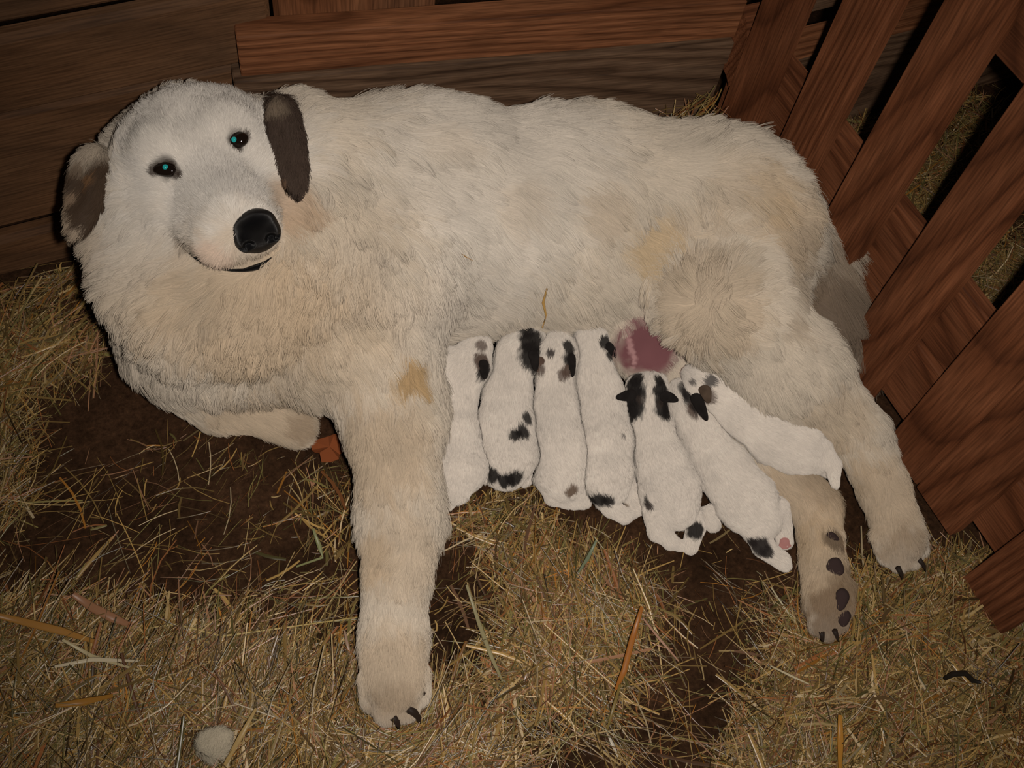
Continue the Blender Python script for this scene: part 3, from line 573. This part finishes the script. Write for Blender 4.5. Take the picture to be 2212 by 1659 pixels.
# ------------------------------------------------------------------ the seven puppies
M_PUPFUR = fur_mat('puppy_fur', .6, .08); M_PUPHIDE = attr_mat('puppy_hide', .8, .05); M_PINK = flat_mat('pink_paw_skin', (.55, .27, .25), .6, .2)
BLK = (.020, .017, .016); BRN = (.13, .085, .065); GRY = (.17, .15, .14); WHT = (.84, .77, .69)
PUPF = []
def build_pup(label, spine, extras, spots, ears, group='nursing puppies', feet=()):
    """spine: (px, py, z, r) from nose to tail root; extras: chains blended on; spots: (px, py, r_px, colour, strength)"""
    pts = [P(x, y, z) for x, y, z, r in spine]; allp = list(pts) + [P(x, y, z) for ch in extras for x, y, z, r in ch]
    root = empty('puppy', tuple(np.array([*np.mean(pts, 0)[:2], 0.0]))); tag(root, label, 'puppy', group)
    lo = np.min(allp, 0) - .06; hi = np.max(allp, 0) + .06; lo[2] = max(lo[2], -.02)
    F = Field(lo, hi, .0024, far=.08); RS = .87
    sc = [RS * np.interp(i / (len(pts) - 1), [0, .17, .36, .55, .8, 1], [1, 1.04, .93, 1.0, 1.06, 1]) for i in range(len(pts))]
    for i in range(len(pts) - 1): F.cone(pts[i], spine[i][3] * sc[i], pts[i + 1], spine[i + 1][3] * sc[i + 1], k=.012, hair=.008 if i else .004, lift=.28)
    for ch in extras:
        q = [P(x, y, z) for x, y, z, r in ch]
        for i in range(len(q) - 1): F.cone(q[i], ch[i][3], q[i + 1], ch[i + 1][3], k=.0032, hair=.0032, lift=.2)
    rs_ = len(PUPF)
    gp = F.lo + F.h * np.stack(np.meshgrid(*[np.arange(k) for k in F.n], indexing='ij'), -1)
    near_ = np.abs(F.f) < .02; F.f[near_] += .0014 * vnoise(gp[near_], 38, 90 + rs_) + .0008 * vnoise(gp[near_], 85, 80 + rs_)
    for O, gap in [(DOGF, .003)] + [(o_, .0035) for o_ in PUPF]:         # bodies press against each other without sinking in
        if np.any(O.lo > hi) or np.any(O.lo + O.h * O.n < lo): continue
        g = -O.at(gp[near_]) + gap; fv = F.f[near_]; k = .006; hh = np.clip(.5 + .5 * (g - fv) / k, 0, 1); F.f[near_] = fv + (g - fv) * hh + k * hh * (1 - hh)
    PUPF.append(F)
    V, Q = F.mesh()
    bl = []
    for px, py, r, c, s in spots:
        h = F.hit(px, py); bl.append((h, 1.18 * r / FPX * ((h - CAM) @ MW)[2], np.array(c), s))
    def colour(p):
        c = paint(p, WHT, bl, edge=.22, nz=.22, nf=260); return np.clip(c * (1 + .07 * vnoise(p, 45, 71) + .04 * vnoise(p, 130, 72))[:, None], .004, .93)
    body = mesh_obj('body', V, Q, M_PUPHIDE, root, col=colour(V) * .85)
    n = int(26000 * NH); toc = lambda c: sstep(.5 + .9 * ((F.normals(c) * ((CAM - c) / np.linalg.norm(CAM - c, axis=1, keepdims=True))).sum(1))) + .08
    rt = sample_surface(V, Q, n, toc); rt = rt[rt[:, 2] > .003]; nr = F.normals(rt); fw, hl, lf = F.coat_guides(rt)
    pt = groom(F, rt, nr, fw, hl, lf, K=4, clumps=2200, clump_amt=.45, curl=.12, cfreq=45, jit=.25, keep_out=.0004)
    make_hair('coat', pt, .00020, .00007, np.clip(colour(rt) * (1 + rng.normal(0, .05, (len(rt), 1))), .004, .93), M_PUPFUR, body, nr + .12 * rng.normal(0, 1, nr.shape))
    for (x0, y0, z0), (x1, y1, z1), hw, c in ears:
        a, b = P(x0, y0, z0), P(x1, y1, z1); ax = b - a; ln = np.linalg.norm(ax); ax /= ln; v = (CAM - a) / np.linalg.norm(CAM - a); v -= (v @ ax) * ax; v /= np.linalg.norm(v); wd = np.cross(ax, v)
        G = Field(np.minimum(a, b) - .03, np.maximum(a, b) + .03, .0014, far=.03); v = v * .8 + wd * .6; v /= np.linalg.norm(v); wd = np.cross(ax, v); G.ell(a + ax * ln * .28, (ln * .46, hw * .78, .0030), (ax, wd, v), k=.003); G.ell(a + ax * ln * .62, (ln * .44, hw * .50, .0026), (ax, wd, v), k=.005); G.ell(a + ax * ln * .92, (ln * .26, hw * .24, .0020), (ax, wd, v), k=.005); G.ell(a + ax * ln * .02, (ln * .26, hw * .66, .0055), (ax, wd, v), k=.005)
        vE, qE = G.mesh(); cE = np.tile(np.array(c), (len(vE), 1)) * (1 + .25 * vnoise(vE, 200, 3))[:, None]; mesh_obj('ear', vE, qE, M_PUPHIDE, root, col=cE)
    for px, py, r in feet:
        h = F.hit(px, py); vv = (CAM - h) / np.linalg.norm(CAM - h); G = Field(h - .03, h + .03, .0015, far=.03); rr = r / FPX * ((h - CAM) @ MW)[2]
        G.ball(h - vv * rr * .4, rr, k=.002); 
        for k in range(4):
            an = .7 + k * .55; G.ball(h + MW @ np.array([math.cos(an), math.sin(an), 0]) * rr * 1.15 - vv * rr * .3, rr * .42, k=.002)
        v_, q_ = G.mesh(); mesh_obj('paw_pad', v_, q_, M_PINK, root)
    PUPF.append(F)
# 1 tucked against the foreleg
build_pup('white puppy with one brown-and-black ear pressed against the near foreleg',
    [(1035, 748, .085, .020), (1012, 785, .075, .028), (985, 850, .05, .030), (988, 930, .04, .029), (1000, 1000, .034, .031), (985, 1058, .024, .020)],
    [[(985, 1040, .02, .017), (968, 1085, .012, .010)], [(975, 790, .07, .024), (962, 810, .055, .020)], [(1008, 985, .03, .026), (1000, 1020, .03, .026)]],
    [(1042, 778, 17, BRN, .95), (1048, 800, 17, BLK, .95), (1040, 745, 11, BRN, .8)],
    [((1044, 785, .098), (1047, 814, .088), .009, BLK)])
build_pup('white puppy with black head patch and two black dots on its right flank',
    [(1148, 722, .095, .020), (1115, 768, .08, .029), (1095, 840, .055, .036), (1090, 920, .045, .038), (1098, 985, .04, .037), (1092, 1020, .03, .025)],
    [[(1062, 1000, .028, .022), (1052, 1022, .014, .012)], [(1110, 1010, .026, .022), (1130, 1030, .014, .012)], [(1080, 1035, .02, .011), (1095, 1045, .012, .006)]],
    [(1150, 735, 24, BLK, .97), (1148, 765, 25, BLK, .97), (1158, 785, 16, BLK, .9), (1140, 715, 14, BLK, .9), (1137, 897, 12, BLK, .93), (1128, 928, 15, BLK, .96), (1114, 934, 13, BLK, .96), (1052, 1000, 17, BLK, .96), (1060, 1020, 17, BLK, .96), (1092, 1034, 18, BLK, .97), (1112, 1028, 19, BLK, .97)],
    [((1152, 765, .105), (1157, 796, .09), .009, BLK)])
build_pup('white puppy with dark stripe along the head and soiled rump, third from the foreleg',
    [(1205, 728, .095, .018), (1200, 758, .088, .026), (1192, 800, .072, .027), (1197, 870, .052, .031), (1204, 960, .045, .036), (1210, 1016, .038, .034), (1220, 1046, .03, .024)],
    [[(1235, 1045, .026, .020), (1256, 1080, .014, .012)], [(1188, 1035, .026, .020), (1198, 1070, .016, .012), (1226, 1086, .011, .0075)], [(1228, 1072, .022, .009), (1240, 1090, .012, .006)]],
    [(1228, 745, 13, BLK, .95), (1230, 770, 14, BLK, .95), (1226, 795, 13, BRN, .95), (1216, 805, 10, BRN, .8), (1190, 758, 8, (.07, .055, .05), .95), (1166, 790, 12, BRN, .85), (1235, 1056, 13, (.12, .06, .025), .85)],
    [((1232, 772, .1), (1236, 808, .082), .009, BLK), ((1172, 778, .095), (1165, 806, .08), .007, BRN)])
build_pup('long white puppy with one black ear and black patch at the tail root',
    [(1275, 700, .10, .020), (1278, 735, .092, .027), (1283, 790, .072, .031), (1293, 860, .052, .035), (1303, 950, .046, .038), (1306, 1024, .04, .037), (1314, 1056, .03, .025)],
    [[(1346, 1046, .028, .017), (1370, 1080, .018, .0105), (1390, 1100, .012, .0085)], [(1298, 1066, .030, .015), (1320, 1098, .020, .0115), (1350, 1116, .014, .0095), (1374, 1108, .010, .006)]],
    [(1306, 735, 13, BLK, .95), (1316, 758, 14, BLK, .95), (1290, 1075, 17, BLK, .96), (1310, 1078, 15, BLK, .96), (1274, 1074, 10, BLK, .9), (1344, 935, 5, GRY, .8), (1350, 1090, 9, (.22, .14, .08), .7)],
    [((1312, 748, .105), (1334, 770, .095), .009, BLK)])
build_pup('white puppy with black head, white blaze and ears spread wide',
    [(1405, 808, .085, .017), (1398, 838, .082, .026), (1396, 872, .07, .028), (1402, 930, .05, .032), (1424, 1000, .045, .036), (1446, 1062, .042, .039), (1460, 1098, .034, .031)],
    [[(1428, 1108, .03, .024), (1424, 1144, .020, .0155), (1448, 1170, .014, .0095), (1468, 1178, .010, .0075)], [(1488, 1106, .030, .015), (1503, 1140, .022, .0115), (1492, 1180, .014, .0105)]],
    [(1376, 816, 14, BLK, .97), (1370, 834, 20, BLK, .97), (1366, 856, 21, BLK, .97), (1372, 876, 19, BLK, .97), (1366, 886, 14, BLK, .95), (1384, 842, 10, BLK, .95), (1424, 818, 10, BLK, .97), (1430, 834, 14, BLK, .97), (1434, 854, 18, BLK, .97), (1432, 876, 19, BLK, .97), (1438, 888, 13, BLK, .95), (1416, 838, 6, BLK, .95), (1384, 858, 9, (.07, .05, .04), .6), (1424, 868, 8, (.07, .05, .04), .5), (1502, 1143, 17, BLK, .97), (1398, 1086, 12, (.06, .045, .04), .95), (1394, 1072, 7, BLK, .8)],
    [((1366, 853, .098), (1336, 858, .086), .010, BLK), ((1436, 856, .098), (1460, 864, .086), .010, BLK)])
build_pup('white puppy with dark ear patch, black tail with white tip, beside the far hind leg',
    [(1450, 812, .07, .016), (1482, 848, .072, .024), (1492, 885, .062, .027), (1520, 945, .05, .031), (1562, 1015, .045, .036), (1610, 1080, .042, .039), (1640, 1120, .034, .032)],
    [[(1632, 1140, .03, .018), (1648, 1180, .02, .013), (1690, 1212, .013, .0105), (1698, 1222, .011, .007)], [(1670, 1110, .03, .024), (1692, 1140, .022, .013), (1696, 1168, .016, .011)], [(1530, 1110, .02, .012), (1540, 1132, .012, .010)]],
    [(1484, 842, 13, BLK, .9), (1494, 856, 17, BLK, .95), (1498, 880, 15, BRN, .9), (1508, 874, 16, BLK, .92), (1474, 832, 10, BLK, .75), (1452, 920, 10, BRN, .9), (1638, 1178, 20, (.03, .024, .023), .97), (1655, 1192, 13, (.03, .024, .023), .95), (1622, 1168, 12, (.03, .024, .023), .9)],
    [((1504, 860, .098), (1524, 902, .088), .011, BLK)], feet=[(1695, 1170, 11)])
build_pup('white puppy lying between the hind legs, dark spots on its face',
    [(1478, 806, .085, .015), (1508, 824, .092, .026), (1545, 850, .09, .029), (1598, 890, .082, .037), (1668, 934, .076, .041), (1722, 964, .072, .039), (1754, 982, .066, .030)],
    [[(1765, 985, .066, .020), (1775, 1010, .058, .014), (1752, 1020, .055, .010)], [(1778, 968, .090, .012), (1800, 1002, .082, .0085), (1804, 1046, .070, .0055)]],
    [(1493, 822, 6, GRY, .9), (1530, 820, 12, (.10, .09, .085), .9), (1524, 855, 14, BRN, .8), (1462, 800, 12, (.62, .30, .28), .7)],
    [((1522, 840, .122), (1530, 866, .112), .010, (.10, .07, .05))])

# ------------------------------------------------------------------ hay and loose bits
M_HAY = attr_mat('dry_hay', .32, .5)
PAL = [((.42, .30, .11), 5), ((.30, .21, .075), 5), ((.50, .40, .20), 2.5), ((.22, .20, .075), 3.5), ((.30, .13, .05), 2.2), ((.38, .22, .13), 2.2), ((.15, .10, .045), 3), ((.62, .54, .36), 1.0), ((.42, .20, .04), .8)]
pc = np.array([c for c, w in PAL]) * np.array([.98, .89, .82]); pw = np.array([w for c, w in PAL]); pw = pw / pw.sum()
def blade_mesh(c, ang, pitch, L, w, bend, roll):
    """ribbons: 4 stations, folded along the middle (3 verts wide)"""
    n = len(c); d = np.stack([np.cos(ang) * np.cos(pitch), np.sin(ang) * np.cos(pitch), np.sin(pitch)], 1); s = np.stack([-np.sin(ang), np.cos(ang), np.zeros(n)], 1); up = np.cross(d, s)
    s2 = s * np.cos(roll)[:, None] + up * np.sin(roll)[:, None]; u2 = np.cross(d, s2); V = []
    for i, t in enumerate((-.5, -.17, .17, .5)):
        m = c + d * (L * t)[:, None] + s * (bend[:, 0] * L * (t * t - .12))[:, None] + up * (bend[:, 1] * L * (.12 - t * t))[:, None]; ww = (w * (.5 if i in (1, 2) else .38))[:, None]
        V += [m - s2 * ww, m + u2 * ww * .45, m + s2 * ww]
    V = np.stack(V, 1); b = (np.arange(n) * 12)[:, None, None]; Fq = np.array([[i * 3 + j, i * 3 + j + 1, i * 3 + j + 4, i * 3 + j + 3] for i in range(3) for j in range(2)])
    return V, (b + Fq[None]).reshape(-1, 4)
def inside_any(V):
    p = V.reshape(-1, 3); m = DOGF.at(p) < .004
    for F in PUPF: m |= F.at(p) < .002
    return m.reshape(V.shape[0], -1).any(1)
def scatter(patches, seed_):
    C_, A_, Pt, L_, W_, Cl = [], [], [], [], [], []
    for px, py, rx, ry, n, thick, lmax, lean, rot in patches:
        n = int(n * HK)
        c0 = P(px, py, 0); ex = P(px + rx, py, 0) - c0; ey = P(px, py + ry, 0) - c0; cr, sr = math.cos(rot), math.sin(rot)
        r = rng.random(n) ** .62 * rng.choice([1, 1, 1, 1.3], n); th = rng.random(n) * 2 * np.pi; a, b = r * np.cos(th), r * np.sin(th); a, b = a * cr - b * sr, a * sr + b * cr
        c = c0 + a[:, None] * ex + b[:, None] * ey; z = .003 + thick * rng.random(n) ** 1.4 * np.clip(1.15 - r, .05, 1) 
        c[:, 2] = z; L = .010 + (lmax - .010) * rng.random(n) ** 1.45; wd = rng.uniform(.0005, .0017, n) * (1 + 1.6 * (rng.random(n) < .09))
        ang = np.where(rng.random(n) < .45, lean + rng.normal(0, .45, n), rng.random(n) * np.pi * 2); pit = rng.normal(0, .16, n) * np.clip(thick / .02, .15, 1); pit = np.clip(pit, -(z) / (L * .5 + 1e-4), .6)
        C_.append(c); A_.append(ang); Pt.append(pit); L_.append(L); W_.append(wd); k = rng.choice(len(pc), n, p=pw); Cl.append(pc[k] * rng.uniform(.25, 1.35, (n, 1)))
    c, a, p, L, w, cl = (np.concatenate(x) for x in (C_, A_, Pt, L_, W_, Cl)); n = len(c)
    V, Q = blade_mesh(c, a, p, L, w, rng.normal(0, .22, (n, 2)) * np.array([1, .5]), rng.normal(0, .5, n)); V[..., 2] = np.maximum(V[..., 2], .0012)
    ok = ~inside_any(V) & ~((np.abs(V[..., 0] - .855) < .03).any(1) & (V[..., 2] > .02).any(1)) & (V[..., 1].max(1) < .985 + 9 * (V[..., 0].min(1) > .9))
    V = V[ok]; n = len(V); Q = (np.arange(n) * 12)[:, None, None] + np.array([[i * 3 + j, i * 3 + j + 1, i * 3 + j + 4, i * 3 + j + 3] for i in range(3) for j in range(2)])[None]
    return V.reshape(-1, 3), Q.reshape(-1, 4), np.repeat(cl[ok], 12, 0)
def hay(name, patches, label):
    v, q, c = scatter(patches, 1); o = mesh_obj(name, v, q, M_HAY, col=c); tag(o, label, 'hay', kind='stuff')
# px, py, rx, ry, count, thickness, longest, main direction, rotation
HK = 1.0
hay('hay', [(230, 1535, 420, 165, 5800, .030, .16, .75, 0), (610, 1575, 420, 140, 6200, .030, .14, 1.0, 0), (40, 1415, 230, 95, 1700, .022, .18, .3, 0), (380, 1425, 300, 55, 900, .010, .14, .5, 0),
    (820, 1655, 290, 80, 2600, .022, .12, .4, 0), (420, 1720, 620, 110, 4600, .03, .14, .6, 0), (-150, 1550, 260, 260, 2400, .025, .16, .6, 0),
    (10, 700, 95, 100, 480, .018, .15, .9, 0), (-10, 860, 90, 130, 430, .014, .15, .9, 0), (-25, 1040, 90, 120, 420, .012, .13, .6, 0), (-190, 900, 130, 330, 900, .02, .14, .6, 0), (150, 600, 90, 50, 500, .015, .12, .8, 0), (120, 760, 110, 70, 500, .010, .12, .8, 0),
    (1250, 1310, 170, 110, 1250, .016, .15, 1.1, 0), (1215, 1425, 150, 85, 750, .012, .15, 1.1, 0), (1300, 1570, 190, 90, 200, .005, .15, 1.9, 0), (1090, 1130, 115, 70, 420, .008, .09, .7, 0), (1180, 1200, 150, 50, 330, .008, .10, .7, 0), (1120, 1490, 240, 40, 110, .004, .14, .4, 0),
    (1950, 1370, 270, 170, 4200, .028, .12, .3, 0), (1930, 1530, 270, 150, 4200, .026, .12, .0, 0), (2120, 1560, 180, 170, 2600, .028, .12, .2, 0), (2060, 1270, 120, 70, 1100, .022, .1, .3, 0), (1740, 1360, 55, 120, 150, .006, .12, 1.9, 0), (100, 1950, 500, 180, 2600, .02, .14, .6, 0), (1000, 1900, 600, 150, 1500, .01, .14, .6, 0), (1850, 1850, 420, 130, 2200, .02, .13, .4, 0), (1850, 1660, 280, 75, 1800, .02, .13, .5, 0), (1680, 1590, 90, 80, 150, .006, .12, 1.3, 0), (2300, 1600, 200, 260, 2000, .025, .12, .3, 0),
    (550, 1150, 380, 190, 190, .003, .07, .4, 0), (600, 1330, 330, 80, 300, .004, .10, .4, 0), (1520, 1330, 190, 210, 170, .003, .07, 1.8, 0), (200, 1150, 180, 180, 110, .004, .1, .5, 0), (720, 1100, 70, 110, 150, .006, .08, 1.2, 0), (980, 1350, 60, 200, 30, .003, .07, .3, 0), (500, 1000, 200, 90, 90, .003, .07, .5, 0)],
    'matted dry hay strewn over the dirt floor around the dog')
hay('hay', [(1850, 300, 120, 60, 500, .03, .12, .3, 0), (2060, 330, 130, 150, 1500, .012, .1, .5, 0), (2000, 450, 120, 120, 900, .012, .1, .5, 0), (2200, 640, 110, 120, 1300, .015, .1, .5, 0), (2120, 560, 90, 120, 700, .012, .1, .5, 0), (2350, 500, 200, 400, 900, .012, .1, .5, 0), (1200, -120, 420, 110, 900, .02, .12, .5, 0)],
    'dim hay on the ground beyond the slat fence')
def corner_hay():
    n = 260; c = np.stack([rng.normal(.80, .035, n), rng.normal(.815, .012, n), rng.uniform(.10, .20, n)], 1); c[:, 2] = np.minimum(c[:, 2], .19 - .5 * np.abs(c[:, 0] - .815))
    V, Q = blade_mesh(c, rng.normal(.5, .8, n), rng.normal(.25, .35, n), .03 + .06 * rng.random(n) ** 2, rng.uniform(.0008, .0024, n), rng.normal(0, .12, (n, 2)), rng.normal(0, .5, n))
    ok = ~inside_any(V) & ((V - B0) @ BN > .006).all(1) & (V[..., 0] < .85).all(1); V = V[ok]; m = len(V)
    Q = ((np.arange(m) * 12)[:, None, None] + np.array([[i * 3 + j, i * 3 + j + 1, i * 3 + j + 4, i * 3 + j + 3] for i in range(3) for j in range(2)])[None]).reshape(-1, 4)
    k = rng.choice(len(pc), m, p=pw); o = mesh_obj('hay', V.reshape(-1, 3), Q, M_HAY, col=np.repeat(pc[k] * rng.uniform(.6, 1.2, (m, 1)), 12, 0)); tag(o, 'tuft of hay wedged in the corner behind the dog\'s rump', 'hay', kind='stuff')
corner_hay()
def on_fur(px, py): h = DOGF.hit(px, py); return (0, h + DOGF.normals(h[None])[0] * .011)
# single straws and other loose pieces that stand out
def straw(name, label, pts, w, colr, cat='straw', thick=.35, taper=(.6, 1, 1, .5), spec=.4):
    """flattened stalk through (px, py, z) points, w metres wide"""
    pp = [P(*p) if len(p) == 3 else p[1] for p in pts]; V, Fc = [], []; n = len(pp)
    for i, p in enumerate(pp):
        t = pp[min(i + 1, n - 1)] - pp[max(i - 1, 0)]; t /= np.linalg.norm(t); s = np.cross(t, UP); s /= np.linalg.norm(s); u_ = np.cross(s, t); k = np.interp(i / (n - 1), np.linspace(0, 1, len(taper)), taper) * w / 2
        for q in range(6): a = q * math.pi / 3; V.append(p + s * k * math.cos(a) + u_ * (k * thick * math.sin(a)))
    for i in range(n - 1):
        for q in range(6): Fc.append((i * 6 + q, i * 6 + (q + 1) % 6, (i + 1) * 6 + (q + 1) % 6, (i + 1) * 6 + q))
    Fc += [tuple(range(6)), tuple(range((n - 1) * 6, n * 6))[::-1]]
    o = mesh_obj(name, V, Fc, flat_mat(name + '_skin', colr, .4, spec)); return tag(o, label, cat)
straw('straw_stalk', 'thick orange stalk lying across the middle hay heap', [(1387, 1310, .034), (1366, 1380, .03), (1348, 1450, .028), (1330, 1490, .022)], .0068, (.40, .15, .03))
straw('straw_stalk', 'long green-brown stalk running on from the thick orange stalk', [(1340, 1478, .026), (1325, 1530, .018), (1312, 1575, .008)], .0042, (.24, .17, .05))
straw('straw_stalk', 'short bright white straw piece below the middle hay heap', [(1312, 1582, .004), (1324, 1610, .004), (1336, 1636, .004)], .0040, (.62, .56, .45), spec=.6)
straw('straw_stalk', 'pale pink straw leaning off the right side of the middle hay heap', [(1388, 1334, .02), (1425, 1380, .012), (1466, 1428, .004)], .0036, (.48, .28, .19))
straw('straw_stalk', 'grey-green flat stalk along the left edge of the middle hay heap', [(1008, 1264, .006), (1036, 1350, .012), (1062, 1420, .014), (1086, 1472, .01)], .0048, (.34, .30, .16))
straw('grass_blade', 'blue-green grass blade on top of the middle hay heap', [(1288, 1168, .02), (1270, 1205, .02), (1247, 1240, .02)], .0045, (.20, .24, .15), cat='grass blade')
straw('straw_stalk', 'long thin pale straw ending beside the near foreleg', [(282, 1363, .008), (380, 1348, .012), (480, 1374, .012), (620, 1355, .009), (774, 1333, .008)], .0022, (.55, .42, .16), spec=.6)
straw('dry_husk', 'broad tan husk at the upper edge of the left hay', [(158, 1284, .024), (200, 1312, .028), (245, 1335, .026), (282, 1350, .018)], .0100, (.34, .17, .09), cat='husk')
straw('dry_husk', 'long orange husk in the left hay beneath the tan husk', [(-20, 1326, .03), (60, 1345, .032), (130, 1362, .032), (212, 1388, .026)], .0085, (.40, .20, .05), cat='husk')
straw('dry_husk', 'short amber husk in the left hay near the bottom', [(120, 1524, .036), (180, 1516, .038), (244, 1502, .036)], .0080, (.36, .17, .03), cat='husk')
straw('straw_stalk', 'pale straw lying flat over the left hay', [(135, 1382, .036), (200, 1418, .036), (300, 1448, .036)], .0046, (.50, .42, .24))
straw('straw_stalk', 'whitish straw crossing the left hay towards the dirt', [(118, 1440, .037), (200, 1424, .037), (310, 1428, .036)], .0050, (.60, .52, .36), spec=.6)
straw('straw_stalk', 'light tan stalk standing out at the bottom edge of the hay left of the foreleg', [(480, 1662, .038), (520, 1590, .04), (553, 1530, .038)], .0060, (.46, .32, .13))
straw('grass_blade', 'bent green grass stem on the dirt left of the near foreleg', [(676, 1142, .012), (690, 1180, .01), (697, 1204, .006), (640, 1224, .003)], .0046, (.26, .27, .12), cat='grass blade', taper=(.5, 1.2, .7, .5))
straw('straw_stalk', 'brown curved stem on the dirt touching the near foreleg', [(765, 1208, .005), (735, 1260, .004), (690, 1300, .003), (640, 1308, .003)], .0018, (.22, .09, .04))
straw('straw_stalk', 'pair of pinkish short straws, the one nearest the forepaw', [(744, 1362, .02), (752, 1400, .012), (765, 1455, .006)], .0038, (.40, .27, .19))
straw('straw_stalk', 'amber stalk at the bottom edge below the far hind paw', [(1815, 1545, .03), (1816, 1600, .03), (1815, 1670, .028)], .0078, (.48, .23, .04))
straw('straw_stalk', 'bright thin straw on the dirt left of the far hind paw', [(1665, 1268, .006), (1700, 1320, .006), (1735, 1368, .005)], .0026, (.60, .54, .36), spec=.6)
straw('straw_stalk', 'pale straw pointing at the fence between the hind paw and the hay', [(1664, 1438, .02), (1705, 1458, .018), (1748, 1478, .016)], .0030, (.60, .52, .34), spec=.6)
straw('dry_twig', 'small black curled twig in the hay near the fence', [(2040, 1466, .036), (2060, 1456, .038), (2085, 1454, .038), (2102, 1470, .036), (2118, 1474, .034)], .0075, (.02, .016, .012), cat='twig', thick=.8)
straw('straw_bit', 'ragged golden straw bit caught in the belly fur', [on_fur(1180, 612), on_fur(1172, 640), on_fur(1179, 668), on_fur(1171, 690)], .0040, (.50, .30, .09), cat='straw', taper=(.5, 1, .7, 1.1))
straw('straw_bit', 'tiny orange straw fleck on the dog\'s flank', [on_fur(984, 549), on_fur(996, 555), on_fur(1008, 559)], .0022, (.42, .22, .06))
straw('dry_husk', 'reddish dry grass leaf beside the near forepaw', [(845, 1528, .03), (838, 1558, .02), (822, 1578, .014), (806, 1604, .012)], .0060, (.40, .20, .12), cat='husk')
def dry_leaf():
    c = P(712, 968, .010); V, Fc = [], []; n = 14
    for lay in (0, 1):
        V.append(c + np.array([0, 0, .004 - .0012 * lay]))
        for k in range(n):
            a = 2 * math.pi * k / n; r = .017 * (1 + .28 * math.sin(3 * a + 1) + .16 * (k % 2)); V.append(c + np.array([r * math.cos(a) * 1.2, r * math.sin(a), .006 * math.sin(2 * a) + .002 * (k % 3) - .0012 * lay]))
    for k in range(n): Fc += [(0, 1 + k, 1 + (k + 1) % n), (n + 1, n + 2 + (k + 1) % n, n + 2 + k), (1 + k, n + 2 + k, n + 2 + (k + 1) % n, 1 + (k + 1) % n)]
    o = mesh_obj('dry_leaf', V, Fc, flat_mat('rust_leaf', (.30, .085, .028), .7, .2, bump=.6, bscale=250), smooth=False); tag(o, 'crumpled rust-red leaf on the dirt between the two forelegs', 'leaf')
dry_leaf()
def fluff():
    c = P(460, 1615, .035); G = Field(c - .05, c + .05, .0022, far=.04); G.ball(c, .008, k=.004); G.ball(c + np.array([.006, .004, 0]), .007, k=.006, flow=(1, 0, 0)); G.ball(c + np.array([-.005, .006, -.002]), .0065, k=.006)
    v, q = G.mesh(); o = mesh_obj('fur_tuft', v, q, M_SKIN, col=np.tile(np.array((.5, .46, .38)), (len(v), 1))); tag(o, 'ball of shed white fur on the hay near the bottom edge', 'fur tuft')
    rt = sample_surface(v, q, 4000); nr = G.normals(rt); m = len(rt)
    pt = groom(G, rt, nr, np.tile(np.array([1., .3, 0]), (m, 1)), np.full(m, .014), np.full(m, .8), K=5, curl=.8, jit=1.2)
    make_hair('tuft_hair', pt, .0002, .0001, np.tile(np.array((.60, .53, .40)), (m, 1)), M_FUR, o, nr)
fluff()
